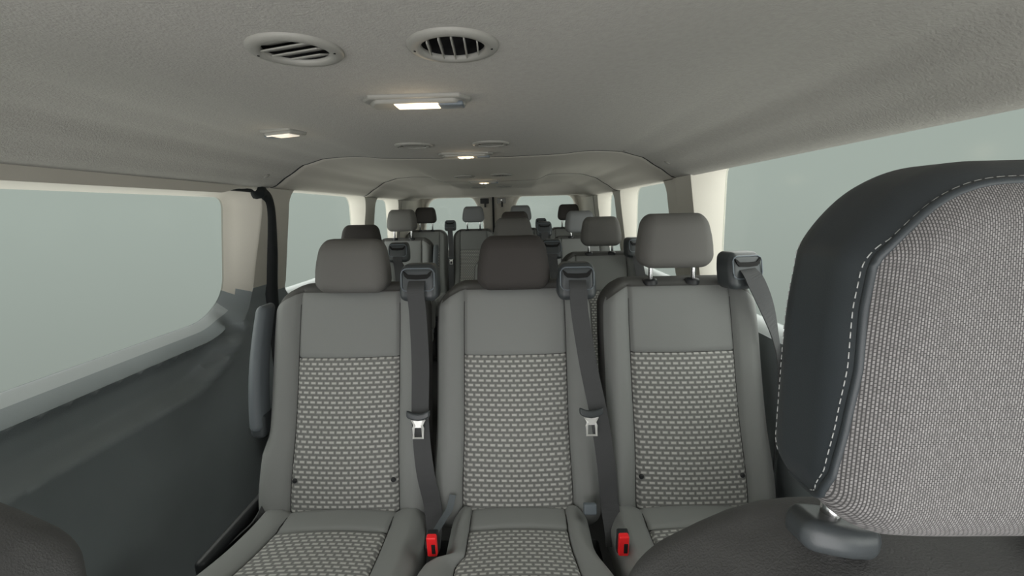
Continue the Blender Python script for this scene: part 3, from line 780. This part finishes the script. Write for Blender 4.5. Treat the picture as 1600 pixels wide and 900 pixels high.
# small grey webbing loops
o = link('webbing_strap', fixn(mesh('webbing_strap', *ribbon([(.0, 1.10, .52), (-.005, 1.07, .50), (-.018, 1.03, .495), (-.026, .985, .50)], .017, wdir=(1, .3, 0)), ['arm_grey'], smooth=False)))
o['category'] = 'strap'; o['label'] = 'grey webbing strap running to the red buckle left of the middle seat'
o = link('pull_tab', rb('pull_tab', (.016, .010, .013), .004, 'satin_grey', step=.01), None, (.352, 1.055, .508), (-.3, 0, 0))
o['category'] = 'tab'; o['label'] = 'small grey tab at the rear right corner of the middle cushion'
o = link('webbing_strap', fixn(mesh('webbing_strap', *ribbon([(-.50, 1.15, .50), (-.505, 1.09, .475), (-.53, 1.03, .46), (-.56, .99, .44)], .03, wdir=(.3, 1, 0)), ['web'], smooth=False)))
o['category'] = 'strap'; o['label'] = 'dark strap beside the left cushion near the sliding door'
link('side_cover', rb('side_cover', (.012, .14, .10), .01, 'black', center=(0, 0, 0), deform=lambda q: [q[0], q[1], q[2]-.0*q[1]]), s1, (-.255, -.20, .385))

# ------------------------------------------------------------------ driver seat
dt = thing('driver_seat', 'dark front seat close up on the right with a large stitched headrest', 'seat', (.51, .38, 0))
hc = Vector((.508, .281, 1.161))
HDm = (.143, .050, .111)
def dh_def(q):
    x, y, z = q; t = (z+HDm[2])/(2*HDm[2])
    # rounder top corners
    k = sstep(.06, HDm[0], abs(x)); z -= .026*k**2*sstep(.5, 1, t)
    z += .004*k**2*sstep(.3, 0, t)
    x *= 1-.05*sstep(.5, 1.0, t)
    y += .006*sstep(.5, 1, t)*(.3+.7*sstep(.02, -.03, y))
    if y < 0: y -= .006*math.cos(min(1, abs(x)/HDm[0])*1.5)*math.sin(t*math.pi)
    return [x, y, z]
def dh_groups(c, n):
    x, y, z = c
    if n[1] < 0 and abs(x) < SX and z < SZ: return 'fab'
    if n[2] < 0: return 'fab'
    if n[0] != 0 and z < -.092: return 'fab'
    if n[1] < 0 and z < -.092: return 'fab'
    return 'vin'
HR = .036
def arc(c, n):
    """arc distance round the vertical edge: 0 where the rounding starts on the front face"""
    ax_, y = abs(c[0]), c[1]
    if n[1] < 0:
        d = ax_-(HDm[0]-HR); return d if d < 0 else HR*math.atan(d/HR)
    if n[0] != 0:
        d = -y-(HDm[1]-HR)
        return HR*(math.pi/2-math.atan(d/HR)) if d > 0 else HR*math.pi/2+(-d)
    return None
def unarc(a, z, s=-1):
    if a < HR*math.pi/4: return (s*(HDm[0]-HR+(a if a < 0 else HR*math.tan(a/HR))), -HDm[1], z)
    if a < HR*math.pi/2: return (s*HDm[0], -(HDm[1]-HR)-HR*math.tan(math.pi/2-a/HR), z)
    return (s*HDm[0], -(HDm[1]-HR)+(a-HR*math.pi/2), z)
def edge_a(z): return interp([(-.109, .095), (-.106, .077), (-.099, .058), (-.088, .047), (-.068, .040), (-.034, .036), (0, .033), (.04, .034), (.07, .033), (.10, .030)], z)
ZT, CR = .1065, .045
def is_fab(c, n):
    if n[2] < 0: return True
    if n[2] > 0: return False
    a = arc(c, n)
    if a is None: return c[2] < -.109
    if c[2] < -.109: return True
    A = edge_a(c[2])
    u = max(0, a-(A-CR))/CR; w = max(0, c[2]-(ZT-CR))/CR
    return u**3+w**3 < 1
dd = rbox(HDm, HR, step=.0022, n=22, deform=dh_def, groups=lambda c, n: 'fab' if is_fab(c, n) else 'vin', uvf=lambda q: (q[2]+.5+q[1]*.5, q[0]+.5))
ho = Vector((dt.location))
hr = link('headrest', mesh('headrest', *dd['fab'][:2], ['rib'], uvs=dd['fab'][2]), dt, hc-ho)
link('side_panel', mesh('side_panel', *dd['vin'][:2], ['drv_vinyl'], uvs=dd['vin'][2]), hr)
def surf(p, lift=.0005):
    inner = [max(-(HDm[i]-HR), min(HDm[i]-HR, p[i])) for i in range(3)]; d = [p[i]-inner[i] for i in range(3)]; L = math.sqrt(sum(v*v for v in d)) or 1
    return Vector(dh_def([inner[i]+(HR+lift)*d[i]/L for i in range(3)]))
def edge_curve(off, s):
    """points of the cover seam from the bottom of one side up to the middle of the top"""
    P = []
    z = -.1085
    while z < ZT-CR: P.append(unarc(edge_a(z)+off, z, s)); z += .002
    for i in range(25):
        t = i/24*math.pi/2; z = ZT-CR+(CR+off)*math.sin(t)**(2/3); P.append(unarc(edge_a(min(z, ZT))-CR+(CR+off)*max(0, math.cos(t))**(2/3), z, s))
    P.append((0, -HDm[1], ZT+off)); return P
def subdiv3(P, step):
    out = []
    for a, b in zip(P, P[1:]):
        a = Vector(a); b = Vector(b); k = max(1, int((b-a).length/step)); out += [a.lerp(b, i/k) for i in range(k)]
    return out+[Vector(P[-1])]
def stitch(path3, name, parent, r=.00035):
    pts = [surf(p, .0003) for p in subdiv3(path3, .0005)]; acc = 0; seg = [pts[0]]; on = True; parts = []
    for a, b in zip(pts, pts[1:]):
        acc += (b-a).length
        if on: seg.append(b)
        if acc > (.0034 if on else .0019):
            if on and len(seg) > 2: parts.append(tube([seg[0], seg[len(seg)//2], seg[-1]], r, 5))
            on = not on; acc = 0; seg = [b]
    o = link(name, mesh(name, *join(*parts), ['thread']), parent); return o
for s_ in (-1, 1):
    stitch(edge_curve(.0055, s_), 'stitching', hr)
    P = [surf(p, -.0008) for p in subdiv3(edge_curve(.0005, s_), .004)]
    link('piping', mesh('piping', *tube(P, .0026, 8), ['drv_vinyl']), hr)
stitch([(-HDm[0], .034-.02*0, z) for z in (-.098, -.05, 0, .05, .09)], 'stitching', hr)
stitch([unarc(edge_a(-.1085)+.0055, -.1085), (-HDm[0], .030, -.1065), (-HDm[0], .034, -.098)], 'stitching', hr)
# post collar and backrest
V, Fc = tube([(x*.022, y*.014, 0) for x, y in [(math.cos(a), math.sin(a)) for a in [2*math.pi*i/32 for i in range(32)]]], .006, 10, closed=True)
for s in (-1, 1):
    cl = link('post_sleeve', rb('post_sleeve', (.030, .022, .012), .011, 'satin', step=.01, n=5, deform=lambda q: [q[0], q[1]*(1-.35*(abs(q[0])/.030)**2), q[2]]), dt, Vector((hc.x+s*.090, .315, 1.008))-ho, (-.10, .18*s*-1, 0))
    link('headrest_post', tubem('headrest_post', [(0, 0, -.05), (0, 0, .09)], .007, 'chrome', seg=12), dt, Vector((hc.x+s*.090, .318, .99))-ho)
def db_def(q):
    x, y, z = q; t = (z+.35)/.7; ax = abs(x)
    k = sstep(.06, .235, ax); z -= .055*k**1.6*sstep(.6, 1, t)
    y += .2*(z-.3)*sstep(.9, .2, t)*1
    y -= .012*sstep(.15, .2, ax)*(y < 0)*sstep(1, .8, t)
    return [x, y, z]
dbk = rbox((.236, .085, .35), .05, step=.025, n=6, deform=db_def)[0]
link('backrest', mesh('backrest', dbk[0], dbk[1], ['drv_suede'], uvs=dbk[2]), dt, Vector((.512, .33, .642))-ho)
def edge_seam(r=.05, D=(.236, .085, .35)):
    P = []
    for i in range(26): P.append((-1, 0, -.15+(.30+.15)*i/25))
    out = [Vector(db_def([-(D[0]-r)-r*.72, -(D[1]-r)-r*.70, p[2]])) for p in P]
    for i in range(1, 12):
        a = math.pi-math.pi/2*i/12; out.append(Vector(db_def([-(D[0]-r)+r*.72*math.cos(a), -(D[1]-r)-r*.70, D[2]-r+r*.72*math.sin(a)])))
    for i in range(31): out.append(Vector(db_def([-(D[0]-r)+2*(D[0]-r)*i/30, -(D[1]-r)-r*.70, D[2]-r+r*.72])))
    return out
ES = mesh('edge_piping', *tube(edge_seam(), .0022, 8), ['drv_vinyl'])
dcu = rbox((.235, .23, .06), .04, step=.04)[0]; link('cushion', mesh('cushion', dcu[0], dcu[1], ['drv_suede'], uvs=dcu[2]), dt, Vector((.512, .02, .44))-ho)
link('seat_base', rb('seat_base', (.19, .19, .19), .02, 'black'), dt, Vector((.512, .06, .19))-ho)

link('edge_piping', ES, dt, Vector((.512, .33, .642))-ho)
# passenger-side front seat
pt = thing('front_passenger_seat', 'dark front seat whose rounded shoulder fills the lower left corner', 'seat', (-.46, .38, 0))
link('backrest', mesh('backrest', dbk[0], dbk[1], ['drv_suede'], uvs=dbk[2]), pt, (-.055, -.01, .636))
link('cushion', ME_dc if False else mesh('cushion', dcu[0], dcu[1], ['drv_suede'], uvs=dcu[2]), pt, (0, -.36, .44))
link('seat_base', rb('seat_base', (.19, .19, .19), .02, 'black'), pt, (0, -.32, .19))
link('headrest', mesh('headrest', *rbox(HDm, .036, step=.02, n=6, deform=dh_def)[0][:2], ['drv_vinyl']), pt, (0, -.09, 1.160))
for s in (-1, 1): link('headrest_post', tubem('headrest_post', [(0, 0, -.05), (0, 0, .09)], .007, 'chrome', seg=12), pt, (s*.062, -.08, 1.0))
